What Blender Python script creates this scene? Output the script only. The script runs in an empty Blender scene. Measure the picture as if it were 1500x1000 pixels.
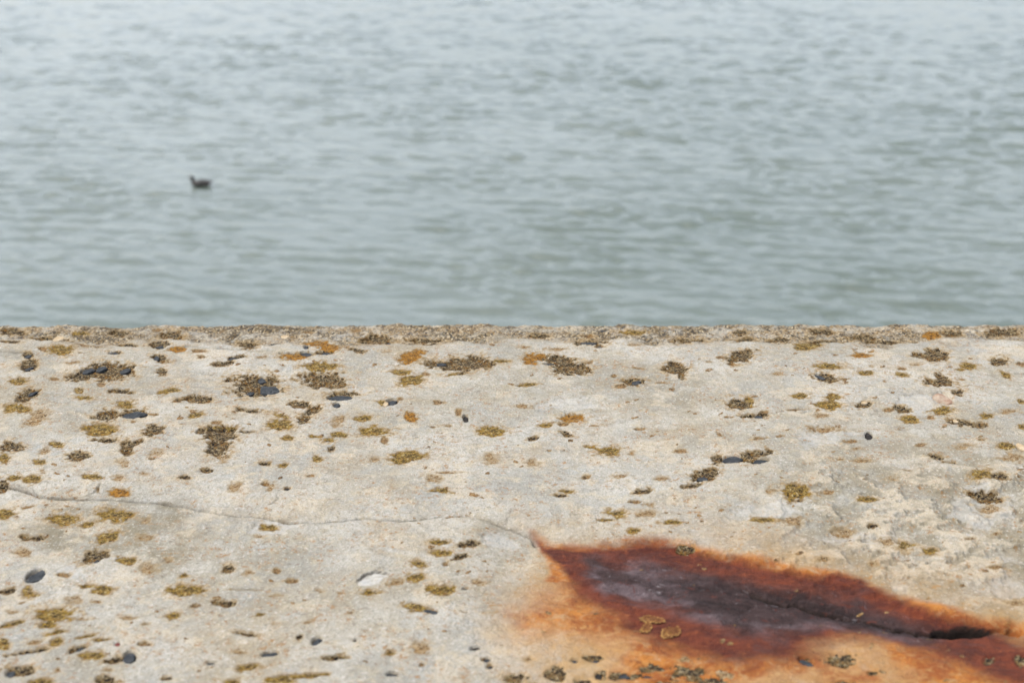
import bpy, bmesh, math, random
import numpy as np

sc = bpy.context.scene
COL = sc.collection
R = math.radians

# ------------------------------------------------------------------ camera
CAM_Z = 0.50          # eye above the wall top
PITCH = R(19.8)
FPX = 2083.0          # focal length in photo pixels (1500 wide)
cam_d = bpy.data.cameras.new('camera')
cam = bpy.data.objects.new('camera', cam_d)
COL.objects.link(cam)
cam.location = (0, 0, CAM_Z)
cam.rotation_euler = (math.pi / 2 - PITCH, 0, 0)
cam_d.sensor_width = 36.0
cam_d.lens = FPX / 1500 * 36.0
cam_d.clip_start = 0.05
cam_d.clip_end = 20000
cam_d.dof.use_dof = True
cam_d.dof.focus_distance = 1.30
cam_d.dof.aperture_fstop = 9.0
sc.camera = cam

# ------------------------------------------------------------------ light
SUN_EL, SUN_AZ = 62.0, -92.0          # azimuth measured from +Y, negative is left
w = bpy.data.worlds.new('World')
sc.world = w
w.use_nodes = True
nt = w.node_tree
nt.nodes.clear()
wo = nt.nodes.new('ShaderNodeOutputWorld')
bg = nt.nodes.new('ShaderNodeBackground')
sky = nt.nodes.new('ShaderNodeTexSky')
sky.sky_type = 'NISHITA'
sky.sun_disc = False
sky.sun_elevation = R(SUN_EL)
sky.sun_rotation = R(SUN_AZ)
sky.altitude = 0
sky.air_density = 1.0
sky.dust_density = 4.6
sky.ozone_density = 1.0
bg.inputs['Strength'].default_value = 0.15
veil = nt.nodes.new('ShaderNodeHueSaturation')       # thin high haze takes most of the blue out of the whole sky
veil.inputs['Saturation'].default_value = 0.52
nt.links.new(sky.outputs[0], veil.inputs['Color'])
nt.links.new(veil.outputs[0], bg.inputs['Color'])
nt.links.new(bg.outputs[0], wo.inputs['Surface'])

sun_d = bpy.data.lights.new('sun', 'SUN')
sun_d.energy = 2.3
sun_d.angle = R(7.0)
sun_d.color = (1.0, 0.985, 0.95)
sun = bpy.data.objects.new('sun', sun_d)
COL.objects.link(sun)
sun.rotation_euler = (R(90 - SUN_EL), 0, R(180 - SUN_AZ))   # light comes from +Y, a little left
sun.location = (0, 0, 20)

sc.view_settings.view_transform = 'Standard'
sc.view_settings.look = 'None'
sc.view_settings.exposure = 1.56
sc.view_settings.gamma = 1.0
sc.view_settings.use_curve_mapping = False

# ------------------------------------------------------------------ helpers
def pt(px, py, z=0.0):
    """photo pixel -> point on the horizontal plane z"""
    cp, sp = math.cos(PITCH), math.sin(PITCH)
    u, v = (px - 750) / FPX, (500 - py) / FPX
    dx, dy, dz = u, cp + v * sp, -sp + v * cp
    t = (z - CAM_Z) / dz
    return np.array((dx * t, dy * t, z))

def proj(x, y):
    """plan position on the wall top -> design coordinates used in the tables below"""
    cp, sp = math.cos(PITCH), math.sin(PITCH)
    d = y * cp + CAM_Z * sp
    up = y * sp - CAM_Z * cp
    return 750 + FPX * x / d, 500 - FPX * up / d

def _hash(ix, iy, seed):
    h = (ix.astype(np.int64) * 374761393 + iy.astype(np.int64) * 668265263 + seed * 1442695041) & 0xFFFFFFFF
    h = ((h ^ (h >> 13)) * 1274126177) & 0xFFFFFFFF
    h = ((h ^ (h >> 16)) * 2246822519) & 0xFFFFFFFF
    return ((h ^ (h >> 15)) & 0xFFFFFF) / float(0xFFFFFF)

def vnoise(x, y, seed=0):
    fx, fy = np.floor(x), np.floor(y)
    tx, ty = x - fx, y - fy
    tx = tx * tx * (3 - 2 * tx)
    ty = ty * ty * (3 - 2 * ty)
    a = _hash(fx, fy, seed); b = _hash(fx + 1, fy, seed)
    c = _hash(fx, fy + 1, seed); d = _hash(fx + 1, fy + 1, seed)
    return (a + (b - a) * tx) * (1 - ty) + (c + (d - c) * tx) * ty

def fbm(x, y, scale, octv=3, seed=0, gain=0.5):
    """-1..1, features of about `scale` metres"""
    s, amp, tot = np.zeros(np.broadcast(x, y).shape), 1.0, 0.0
    f = 1.0 / scale
    for o in range(octv):
        ca, sa = math.cos(o * 1.1 + seed), math.sin(o * 1.1 + seed)
        s = s + amp * (vnoise((x * ca - y * sa) * f, (x * sa + y * ca) * f, seed * 17 + o) * 2 - 1)
        tot += amp; amp *= gain; f *= 2.03
    return s / tot

def sstep(a, b, x):
    t = np.clip((x - a) / (b - a), 0, 1)
    return t * t * (3 - 2 * t)

def poly_sd(px, py, poly, sy=1.0):
    """signed distance to a polygon, positive inside (y weighted by sy)"""
    P = np.array(poly, float); P[:, 1] *= sy
    x, y = px, py * sy
    d = np.full(x.shape, 1e9); ins = np.zeros(x.shape, bool)
    n = len(P)
    for i in range(n):
        ax, ay = P[i]; bx, by = P[(i + 1) % n]
        ex, ey = bx - ax, by - ay
        t = np.clip(((x - ax) * ex + (y - ay) * ey) / (ex * ex + ey * ey + 1e-9), 0, 1)
        d = np.minimum(d, np.hypot(x - ax - ex * t, y - ay - ey * t))
        if ay != by:
            c = ((ay > y) != (by > y)) & (x < (bx - ax) * (y - ay) / (by - ay) + ax)
            ins ^= c
    return np.where(ins, d, -d)

def line_d(px, py, pts, sy=1.0):
    """distance to polyline, signed side value (+ = above in the photo, farther away), arclength fraction"""
    d = np.full(px.shape, 1e9); side = np.zeros(px.shape); fr = np.zeros(px.shape)
    n = len(pts) - 1
    for i in range(n):
        ax, ay = pts[i]; bx, by = pts[i + 1]
        ay *= sy; by *= sy
        ex, ey = bx - ax, by - ay
        t = np.clip(((px - ax) * ex + (py * sy - ay) * ey) / (ex * ex + ey * ey), 0, 1)
        qx, qy = px - ax - ex * t, py * sy - ay - ey * t
        dd = np.hypot(qx, qy)
        m = dd < d
        d = np.where(m, dd, d)
        fr = np.where(m, (i + t) / n, fr)
    P = np.array(pts, float)
    side = np.sign(np.interp(px, P[:, 0], P[:, 1]) - py)
    return d, side, fr

def mesh_np(name, verts, quads=None, tris=None, smooth=True):
    me = bpy.data.meshes.new(name)
    verts = np.asarray(verts, np.float32)
    me.vertices.add(len(verts))
    me.vertices.foreach_set('co', verts.ravel())
    faces = []
    if quads is not None and len(quads):
        q = np.asarray(quads, np.int32); loops = q.ravel(); sizes = np.full(len(q), 4)
    else:
        q = np.asarray(tris, np.int32); loops = q.ravel(); sizes = np.full(len(q), 3)
    me.loops.add(len(loops))
    me.loops.foreach_set('vertex_index', loops)
    me.polygons.add(len(sizes))
    starts = np.concatenate(([0], np.cumsum(sizes)[:-1])).astype(np.int32)
    me.polygons.foreach_set('loop_start', starts)
    me.polygons.foreach_set('loop_total', sizes.astype(np.int32))
    me.polygons.foreach_set('use_smooth', np.full(len(sizes), smooth))
    me.update(calc_edges=True)
    me.validate()
    return me

def attr(me, name, arr):
    a = me.attributes.new(name, 'FLOAT', 'POINT')
    a.data.foreach_set('value', np.asarray(arr, np.float32).ravel())

def link(name, me, mat=None, parent=None):
    o = bpy.data.objects.new(name, me)
    COL.objects.link(o)
    if mat is not None:
        me.materials.append(mat)
    if parent is not None:
        o.parent = parent
    return o

def grid_quads(ny, nx):
    i = np.arange(ny - 1)[:, None] * nx + np.arange(nx - 1)[None, :]
    return np.stack([i, i + 1, i + nx + 1, i + nx], -1).reshape(-1, 4)

# ------------------------------------------------------------------ node helpers
class NB:
    def __init__(s, name):
        s.m = bpy.data.materials.new(name); s.m.use_nodes = True
        s.t = s.m.node_tree; s.t.nodes.clear()
        s.out = s.t.nodes.new('ShaderNodeOutputMaterial')
        s.p = s.t.nodes.new('ShaderNodeBsdfPrincipled')
        s.t.links.new(s.p.outputs[0], s.out.inputs['Surface'])
        s.co = s.t.nodes.new('ShaderNodeTexCoord').outputs['Object']
    def set(s, inp, v):
        if isinstance(v, bpy.types.NodeSocket): s.t.links.new(v, inp)
        elif isinstance(v, tuple) and len(v) == 3 and inp.type == 'RGBA': inp.default_value = (*v, 1)
        else: inp.default_value = v
    def noise(s, scale, detail=4, rough=0.55, dist=0.0, co=None, out=0):
        n = s.t.nodes.new('ShaderNodeTexNoise')
        s.set(n.inputs['Vector'], co or s.co)
        n.inputs['Scale'].default_value = scale; n.inputs['Detail'].default_value = detail
        n.inputs['Roughness'].default_value = rough; n.inputs['Distortion'].default_value = dist
        return n.outputs[out]
    def voro(s, scale, out='Color', co=None, rnd=1.0):
        n = s.t.nodes.new('ShaderNodeTexVoronoi')
        s.set(n.inputs['Vector'], co or s.co)
        n.inputs['Scale'].default_value = scale; n.inputs['Randomness'].default_value = rnd
        return n.outputs[out]
    def map(s, v, a, b, c=0.0, d=1.0, smooth=True):
        n = s.t.nodes.new('ShaderNodeMapRange')
        n.interpolation_type = 'SMOOTHSTEP' if smooth else 'LINEAR'
        s.set(n.inputs[0], v)
        for i, q in enumerate((a, b, c, d)): n.inputs[i + 1].default_value = q
        return n.outputs[0]
    def math(s, op, a, b=0.0):
        n = s.t.nodes.new('ShaderNodeMath'); n.operation = op
        s.set(n.inputs[0], a); s.set(n.inputs[1], b)
        return n.outputs[0]
    def mix(s, f, a, b, blend='MIX'):
        n = s.t.nodes.new('ShaderNodeMix'); n.data_type = 'RGBA'; n.blend_type = blend
        s.set(n.inputs[0], f); s.set(n.inputs[6], a); s.set(n.inputs[7], b)
        return n.outputs[2]
    def at(s, name):
        n = s.t.nodes.new('ShaderNodeAttribute'); n.attribute_name = name
        return n.outputs['Fac']
    def ramp(s, v, stops, const=False):
        n = s.t.nodes.new('ShaderNodeValToRGB')
        cr = n.color_ramp
        if const: cr.interpolation = 'CONSTANT'
        while len(cr.elements) < len(stops): cr.elements.new(0.5)
        for e, (p, c) in zip(cr.elements, stops):
            e.position = p; e.color = (*c, 1)
        s.set(n.inputs[0], v)
        return n.outputs[0]
    def bump(s, h, strength, dist, prev=None):
        n = s.t.nodes.new('ShaderNodeBump')
        n.inputs['Strength'].default_value = strength; n.inputs['Distance'].default_value = dist
        s.set(n.inputs['Height'], h)
        if prev is not None: s.set(n.inputs['Normal'], prev)
        return n.outputs[0]

ALBEDO = 0.278          # painted values below are as seen in sunlight; this brings them to real reflectances
def srgb(r, g, b, k=1.0):
    k = k * ALBEDO
    f = lambda c: (c / 255 / 12.92 if c <= 10 else ((c / 255 + 0.055) / 1.055) ** 2.4) * k
    return (f(r), f(g), f(b))

# ------------------------------------------------------------------ materials
def concrete_mat():
    b = NB('weathered_concrete')
    ALB = 1.0
    light = srgb(216, 213, 202); grey = srgb(182, 181, 173); tan = srgb(186, 170, 142)
    blue = srgb(192, 196, 194); cream = srgb(218, 206, 180)
    c = b.mix(b.map(b.noise(9, 5, .6), .40, .64), light, grey)
    c = b.mix(b.math('MULTIPLY', b.map(b.noise(14, 5, .65, 1.0), .48, .70), .8), c, tan)
    c = b.mix(b.math('MULTIPLY', b.map(b.noise(26, 6, .7, .6), .52, .68), .6), c, blue)
    c = b.mix(b.math('MULTIPLY', b.map(b.noise(60, 6, .8, .5), .48, .64), .85), c, cream)
    c = b.mix(b.math('MULTIPLY', b.map(b.noise(110, 6, .8, .5), .50, .64), .7), c, srgb(160, 154, 140))
    c = b.mix(b.math('MULTIPLY', b.at('grime'), b.map(b.noise(30, 6, .75), .33, .60, 0, .95)), c, srgb(150, 142, 120))
    c = b.mix(b.math('MULTIPLY', b.map(b.noise(5, 6, .72, .8), .50, .66), b.map(b.noise(48, 6, .75), .36, .58, .2, .7)), c, srgb(180, 164, 134))
    c = b.mix(b.math('MULTIPLY', b.at('flakes'), b.map(b.noise(90, 5, .7), .36, .56, .25, .95)), c, srgb(228, 214, 188))
    # rusty freckles and dark specks
    c = b.mix(b.math('MULTIPLY', b.map(b.noise(190, 5, .8), .53, .62), b.map(b.noise(24, 5, .75), .44, .57)), c, srgb(178, 136, 88))
    c = b.mix(b.math('MULTIPLY', b.map(b.noise(300, 4, .75), .60, .68), .75), c, srgb(116, 96, 74))
    c = b.mix(b.math('MULTIPLY', b.map(b.noise(420, 3, .6), .56, .68), .75), c, srgb(232, 228, 218))
    c = b.mix(b.math('MULTIPLY', b.map(b.noise(800, 2, .6), .50, .62), .4), c, srgb(152, 144, 130))
    c = b.mix(b.math('MULTIPLY', b.map(b.noise(250, 5, .8), .55, .66), .55), c, srgb(148, 136, 116))
    c = b.mix(b.math('MULTIPLY', b.at('white'), b.map(b.noise(70, 6, .75), .34, .56, .1, 1.0)), c, b.mix(b.map(b.noise(160, 5), .4, .6), srgb(226, 224, 216), srgb(204, 206, 204)))
    # exposed aggregate along the far arris
    cell = b.voro(520)
    sep = b.t.nodes.new('ShaderNodeSeparateColor'); b.set(sep.inputs[0], cell)
    agg = b.ramp(sep.outputs[0], [(0, srgb(58, 50, 42)), (.14, srgb(130, 108, 76)), (.36, srgb(172, 150, 116)),
                                  (.62, srgb(198, 182, 154)), (.80, srgb(150, 120, 70)), (.92, srgb(96, 92, 88))], True)
    drk = b.ramp(sep.outputs[1], [(0, srgb(46, 40, 34)), (.30, srgb(88, 74, 54)), (.52, srgb(128, 106, 66)), (.70, srgb(160, 142, 108)), (.88, srgb(208, 192, 162))], True)
    agg = b.mix(b.math('MULTIPLY', b.at('bandl'), b.map(b.noise(120, 5, .75), .36, .50)), agg, drk)
    c = b.mix(b.math('MULTIPLY', b.at('band'), b.map(b.noise(40, 5, .75), .38, .54, .20, .95)), c, agg)
    c = b.mix(b.at('halo'), c, b.mix(b.map(b.noise(300, 4, .7), .42, .58), srgb(204, 182, 146), srgb(150, 124, 82)))
    c = b.mix(b.at('soil'), c, b.mix(b.map(b.noise(300, 4, .75), .36, .62), srgb(64, 50, 34), srgb(166, 138, 90)))
    # rust
    mp = b.t.nodes.new('ShaderNodeMapping'); mp.inputs['Rotation'].default_value = (0, 0, R(22)); mp.inputs['Scale'].default_value = (.55, 1, 1)
    b.set(mp.inputs[0], b.co); sk = mp.outputs[0]
    n1 = b.noise(38, 8, .72, .8); n2 = b.noise(150, 6, .8); n3 = b.noise(80, 8, .76, 1.2)
    k1 = b.noise(34, 9, .76, .6, co=sk); k2 = b.noise(90, 8, .78, .5, co=sk)
    c = b.mix(b.math('MULTIPLY', b.at('stain'), b.map(n1, .28, .62, .45, 1.0)), c, b.mix(b.map(n3, .38, .64), srgb(212, 166, 102), srgb(184, 148, 96)))
    org = b.mix(b.map(n1, .38, .60), srgb(206, 134, 58), srgb(162, 88, 36))
    org = b.mix(b.math('MULTIPLY', b.map(n2, .52, .68), .8), org, srgb(206, 158, 92))
    org = b.mix(b.math('MULTIPLY', b.map(b.noise(200, 4, .7), .58, .68), .7), org, srgb(122, 66, 36))
    c = b.mix(b.math('MULTIPLY', b.at('rust_orange'), b.map(n3, .34, .52, .35, 1.0)), c, org)
    red = b.mix(b.map(k2, .40, .60), srgb(88, 38, 24), srgb(124, 58, 32))
    red = b.mix(b.math('MULTIPLY', b.map(n2, .54, .68), .7), red, srgb(158, 84, 42))
    red = b.mix(b.map(k1, .54, .68), red, srgb(92, 56, 50))
    c = b.mix(b.at('rust_red'), c, red)
    core = b.mix(b.map(k1, .42, .58), srgb(36, 22, 20), srgb(66, 49, 48))
    core = b.mix(b.map(k2, .52, .70), core, srgb(92, 74, 74))
    core = b.mix(b.math('MULTIPLY', b.at('lilac'), b.map(k2, .34, .58, .1, 1.0)), core, srgb(122, 106, 110))
    core = b.mix(b.math('MULTIPLY', b.map(n3, .56, .64), .8), core, srgb(104, 48, 32))
    core = b.mix(b.math('MULTIPLY', b.map(b.noise(120, 6, .8, 1.0), .60, .66), .75), core, srgb(164, 156, 160))
    core = b.mix(b.math('MULTIPLY', b.map(b.noise(260, 4, .7), .56, .68), .6), core, srgb(48, 38, 38))
    c = b.mix(b.at('rust_core'), c, core)
    c = b.mix(b.at('dirt_shade'), c, srgb(36, 26, 19))  # dirt in the cracks, plus painted shade in the crack mouth and empty pit
    b.set(b.p.inputs['Base Color'], c)
    b.set(b.p.inputs['Roughness'], b.mix(b.at('rust_core'), (.92,) * 3, (.70,) * 3))
    b.set(b.p.inputs['Specular IOR Level'], b.math('ADD', .16, b.math('MULTIPLY', b.at('rust_core'), -.06)))
    h = b.math('ADD', b.noise(420, 5, .7), b.math('MULTIPLY', b.noise(110, 4, .6), 1.6))
    b.set(b.p.inputs['Normal'], b.bump(h, .9, .0016))
    return b.m

def lichen_mat(name, stops, rim, rimw):
    b = NB(name)
    oi = b.t.nodes.new('ShaderNodeObjectInfo')
    co = b.t.nodes.new('ShaderNodeVectorMath'); co.operation = 'ADD'
    b.set(co.inputs[0], b.co)
    wob = b.noise(300, 3, .6, 0, out=1)
    sc2 = b.t.nodes.new('ShaderNodeVectorMath'); sc2.operation = 'SCALE'; sc2.inputs['Scale'].default_value = .004
    b.set(sc2.inputs[0], wob); b.set(co.inputs[1], sc2.outputs[0])
    cell = b.voro(720, co=co.outputs[0])
    sep = b.t.nodes.new('ShaderNodeSeparateColor'); b.set(sep.inputs[0], cell)
    v = b.math('ADD', b.math('MULTIPLY', sep.outputs[0], .62), b.math('MULTIPLY', b.map(b.noise(200, 5, .8), .32, .68), .38))
    c = b.ramp(v, stops)
    c = b.mix(b.math('MULTIPLY', b.map(sep.outputs[1], .58, .66), b.map(b.noise(60, 3), .40, .58)), c, b.mix(sep.outputs[2], rim, srgb(150, 104, 34)))
    nz = b.map(b.noise(140, 4, .75), .34, .52, .4, 1.0)
    if name.startswith('cream'): nz = .9
    r = b.math('MULTIPLY', b.math('SUBTRACT', 1.0, b.map(b.at('depth_in'), .02, rimw)), nz)
    c = b.mix(r, c, rim)
    c = b.mix(1.0, c, (.66, .63, .58) if name.startswith('brown_m') else (.82, .79, .72), 'MULTIPLY')
    b.set(b.p.inputs['Base Color'], c)
    b.p.inputs['Roughness'].default_value = .95
    b.p.inputs['Specular IOR Level'].default_value = .15
    h = b.math('ADD', b.noise(600, 4, .8), b.voro(720, 'Distance', co=co.outputs[0]))
    b.set(b.p.inputs['Normal'], b.bump(h, .7, .0009))
    return b.m

def slate_mat(name, ca, cb, rough=.5):
    b = NB(name)
    c = b.mix(b.map(b.noise(90, 5, .65), .35, .65), ca, cb)
    c = b.mix(b.math('MULTIPLY', b.map(b.noise(400, 3, .6), .60, .70), .35), c, srgb(150, 146, 136))
    b.set(b.p.inputs['Base Color'], c)
    b.p.inputs['Specular IOR Level'].default_value = .1
    b.p.inputs['Roughness'].default_value = rough
    b.set(b.p.inputs['Normal'], b.bump(b.noise(260, 4, .6), .4, .001))
    return b.m

def sea_mat():
    b = NB('sea_water')
    c = b.mix(b.map(b.noise(.11, 4, .6), .35, .65), (.044, .056, .048), (.056, .068, .060))
    b.set(b.p.inputs['Base Color'], c)
    b.p.inputs['Roughness'].default_value = .08
    b.p.inputs['IOR'].default_value = 1.333
    mp = b.t.nodes.new('ShaderNodeMapping'); mp.inputs['Scale'].default_value = (.55, 1.0, 1.0)
    mp.inputs['Rotation'].default_value = (0, 0, R(22))
    b.set(mp.inputs[0], b.co)
    h = b.noise(7.0, 4, .62, .4, co=mp.outputs[0])
    b.set(b.p.inputs['Normal'], b.bump(h,   .30, .03))
    return b.m

def plain_mat(name, ca, cb, scale, rough=.8):
    b = NB(name)
    b.set(b.p.inputs['Base Color'], b.mix(b.map(b.noise(scale, 5, .65), .3, .7), ca, cb))
    b.p.inputs['Roughness'].default_value = rough
    b.set(b.p.inputs['Normal'], b.bump(b.noise(scale * 4, 4), .4, .02 / scale))
    return b.m

M_CONC = concrete_mat()
M_LICH = {
    'L': lichen_mat('mustard_lichen', [(.14, srgb(42, 32, 16)), (.34, srgb(88, 70, 34)), (.52, srgb(140, 116, 54)), (.72, srgb(180, 154, 88)), (.90, srgb(222, 208, 166))], srgb(184, 152, 62), .40),
    'O': lichen_mat('orange_lichen', [(.12, srgb(48, 34, 18)), (.32, srgb(112, 78, 30)), (.55, srgb(176, 124, 36)), (.78, srgb(198, 144, 52)), (.95, srgb(214, 190, 136))], srgb(198, 142, 40), .40),
    'B': lichen_mat('brown_mottled_lichen', [(.16, srgb(24, 20, 16)), (.36, srgb(60, 48, 34)), (.50, srgb(108, 88, 52)), (.64, srgb(164, 146, 106)), (.84, srgb(214, 200, 170))], srgb(160, 126, 62), .16),
    'P': lichen_mat('pale_brown_lichen', [(.12, srgb(84, 64, 44)), (.36, srgb(150, 122, 86)), (.6, srgb(190, 166, 128)), (.85, srgb(220, 206, 182))], srgb(190, 160, 116), .3),
    'R': lichen_mat('cream_ring_lichen', [(.1, srgb(110, 64, 34)), (.5, srgb(138, 88, 48)), (.9, srgb(160, 108, 62))], srgb(216, 170, 104), .30),
}
M_LICH['M'] = M_LICH['B']
M_SPECK = lichen_mat('brown_specks', [(.14, srgb(90, 70, 48)), (.4, srgb(142, 114, 80)), (.7, srgb(180, 150, 110)), (.9, srgb(200, 176, 138))], srgb(180, 148, 100), .2)
M_SLATE = slate_mat('dark_slate', srgb(56, 61, 66), srgb(84, 88, 92), .9)
M_BLACK = slate_mat('black_flint_and_holes', srgb(36, 32, 30), srgb(56, 50, 46), .8)  # also stands in for the darkness of small holes
M_PINK = slate_mat('pink_granite', srgb(204, 188, 168), srgb(178, 144, 122), .9)
M_REDS = slate_mat('red_stone', srgb(120, 62, 58), srgb(150, 88, 80), .8)
M_CREAM = slate_mat('cream_stone', srgb(206, 180, 140), srgb(224, 206, 176), .8)
M_SEA = sea_mat()
M_FACE = plain_mat('plain_concrete', srgb(168, 160, 146), srgb(138, 132, 120), 3)
M_PAVE = plain_mat('promenade_concrete', srgb(150, 146, 138), srgb(128, 124, 116), 2)

# ------------------------------------------------------------------ tables read off the wall
# (kind, lobe, lobe, ...), lobe = (x, y, w, h[, tilt degrees, + is up to the right]); one table per close-up view
S = 3.703
T1 = [('L',(340,185,140,50)),('O',(450,150,80,18)),('O',(965,188,105,30)),('L',(1080,200,70,16)),('B',(860,160,115,44)),
 ('B',(150,212,50,30)),('B',(155,272,90,60,20)),('B',(865,240,95,44,-18)),('B',(620,208,80,22)),
 ('B',(600,305,260,95),(470,325,190,55,8)),('L',(95,360,104,36)),('L',(300,346,48,18)),('B',(880,320,46,36)),('L',(550,382,40,20)),
 ('L',(430,415,50,32)),('L',(465,452,92,28)),('B',(640,418,110,26),(710,428,80,12)),('L',(920,416,108,28,12)),('L',(675,485,102,38)),
 ('B',(150,437,135,60,25)),('L',(70,510,120,46),(125,522,90,36)),('B',(1075,455,140,42),(990,462,60,14)),('L',(963,471,40,16)),
 ('L',(1060,540,80,30,12)),('B',(1345,517,140,26,-5)),('B',(580,545,145,62),(725,540,150,50,6)),('L',(835,537,100,10,-6)),
 ('P',(195,572,130,56,28)),('L',(545,625,172,70)),('P',(725,580,34,18)),('B',(820,632,110,56,10),(870,612,60,20)),('B',(575,680,135,24)),
 ('B',(688,728,60,90),(745,690,100,22,20)),('P',(670,800,44,70,60)),('B',(60,710,135,62)),('L',(22,775,70,52)),('L',(305,702,68,34)),('P',(240,745,66,26,20)),('L',(210,798,74,34)),
 ('B',(425,770,110,50),(455,765,70,24)),('P',(840,745,80,28,8)),('B',(825,778,38,14)),
 ('B',(1200,650,180,100),(1190,712,120,110),(1090,634,60,34)),('P',(1200,768,90,50)),('L',(1200,612,170,24)),('B',(1350,631,90,16)),
 ('L',(1172,584,54,24)),('B',(1345,165,105,56)),('B',(1215,268,110,26,10)),('B',(1285,236,90,22,10)),('B',(1095,230,38,16)),('L',(490,875,92,30),(545,878,30,14)),
 ('L',(180,896,104,36,4)),('P',(235,858,36,30)),('L',(75,888,64,32)),('O',(642,955,98,42)),('P',(640,885,66,32)),
 ('B',(1000,880,66,22)),('B',(1122,842,62,26)),('L',(1440,805,52,28)),('P',(1270,935,74,38,25)),('B',(1440,918,44,20)),
 ('B',(930,100,120,50)),('B',(12,935,60,70)),('B',(530,942,12,34)),('L',(860,70,60,14)),('L',(440,82,100,20)),('B',(250,120,200,30)),('B',(80,80,160,40)),('B',(60,145,110,14)),('B',(640,80,110,34)),('B',(700,158,130,18)),
 ('P',(780,858,60,30)),('P',(1420,235,60,16)),('B',(230,180,40,18)),('P',(390,260,90,20))]
T2 = [('O',(420,155,120,44),(495,183,115,42)),('O',(310,230,150,38)),('B',(470,210,90,24)),('B',(640,197,95,30,-12)),('B',(740,128,200,52)),
 ('L',(440,280,168,48)),('B',(460,350,240,76),(510,375,160,44)),('B',(85,385,270,112)),('B',(325,483,114,38)),
 ('B',(560,428,180,30,3)),('B',(400,518,110,34,22),(345,565,85,54,20)),('L',(235,595,155,66)),('L',(235,543,80,24,-15)),
 ('B',(50,630,100,16)),('L',(265,668,70,30)),('L',(540,648,100,34),(490,676,90,36),(420,658,90,18,-6)),('P',(545,565,80,40,15)),('P',(530,597,56,28)),
 ('L',(680,563,110,30)),('L',(725,637,190,48)),('L',(785,682,40,36,30)),('B',(500,730,48,32,20)),('O',(930,555,76,48,-20)),('L',(770,478,56,32)),('L',(878,460,34,18)),
 ('L',(880,320,112,28,-4)),('O',(935,238,140,60,15)),('L',(940,360,124,50,8)),('L',(1020,327,48,20)),
 ('B',(1050,268,130,52),(1180,278,210,80),(1290,268,170,76)),('L',(1200,326,150,16,4)),('L',(1425,254,84,18)),('L',(1085,480,62,18)),
 ('L',(1050,608,44,14)),('L',(1132,600,36,10)),('L',(1192,530,40,34,-30)),('L',(1370,629,156,48)),('L',(905,772,186,58,8)),
 ('P',(735,790,96,40,10)),('L',(425,785,66,42,-15)),('L',(240,822,68,28)),('B',(135,805,58,26)),('P',(390,877,54,14)),
 ('P',(150,915,56,22,-30),(175,935,60,22,50)),('B',(262,945,32,22)),('L',(1110,960,80,30),(1060,960,64,10),(1160,970,34,10)),
 ('P',(1365,775,76,52)),('P',(1050,890,84,44)),('P',(1130,860,150,12)),('B',(1000,130,200,24)),('L',(640,80,60,16)),('L',(375,85,60,16)),('B',(1040,152,100,18)),('P',(800,210,80,14))]
T3 = [('O',(290,250,90,72),(345,235,90,36)),('B',(430,248,170,56),(520,285,180,64),(450,290,110,50)),('L',(612,256,46,16,25)),('B',(605,145,195,34)),('B',(660,172,56,20)),
 ('P',(850,160,90,20)),('L',(275,380,110,26,6),(235,387,80,14)),('L',(865,285,84,9,-4)),('B',(850,357,140,38)),('L',(778,383,58,22)),('B',(740,326,28,16)),
 ('B',(1070,290,135,56),(1070,268,70,40),(1108,328,54,44)),('L',(995,366,62,14)),('B',(1430,232,150,68,10)),('L',(1320,236,46,12)),('B',(1378,272,54,24)),('P',(1255,258,42,14)),
 ('B',(1420,490,130,62,-10)),('L',(1465,480,60,50)),('B',(1470,552,110,24)),('B',(1360,558,52,9)),('O',(520,555,136,46)),('L',(372,597,86,26)),('B',(460,592,52,18)),
 ('B',(478,640,76,28,-12)),('B',(300,668,80,26,12)),('L',(385,731,42,14)),('L',(715,735,145,50),(610,712,64,16),(650,722,60,18,-15)),('P',(835,746,30,28)),('L',(1105,737,60,20)),
 ('P',(295,800,78,52,-20)),('B',(590,873,46,24,15)),('B',(905,952,94,26,6)),('L',(480,952,82,28)),('B',(440,980,76,20)),
 ('B',(1295,785,70,52)),('B',(1460,775,70,60)),('B',(1230,870,146,54,12)),('B',(1155,922,114,24,8)),('P',(1305,645,44,24,-30)),('B',(880,618,56,10)),
 ('L',(830,80,220,22)),('B',(330,100,110,24)),('B',(600,100,70,20)),('B',(1150,128,200,30)),('B',(1440,125,110,34)),('B',(1430,85,90,26)),('P',(250,180,60,14)),('P',(430,185,90,22)),('P',(1000,884,90,26)),('P',(770,870,80,30)),('P',(240,498,90,24)),('P',(640,596,80,14))]
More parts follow.
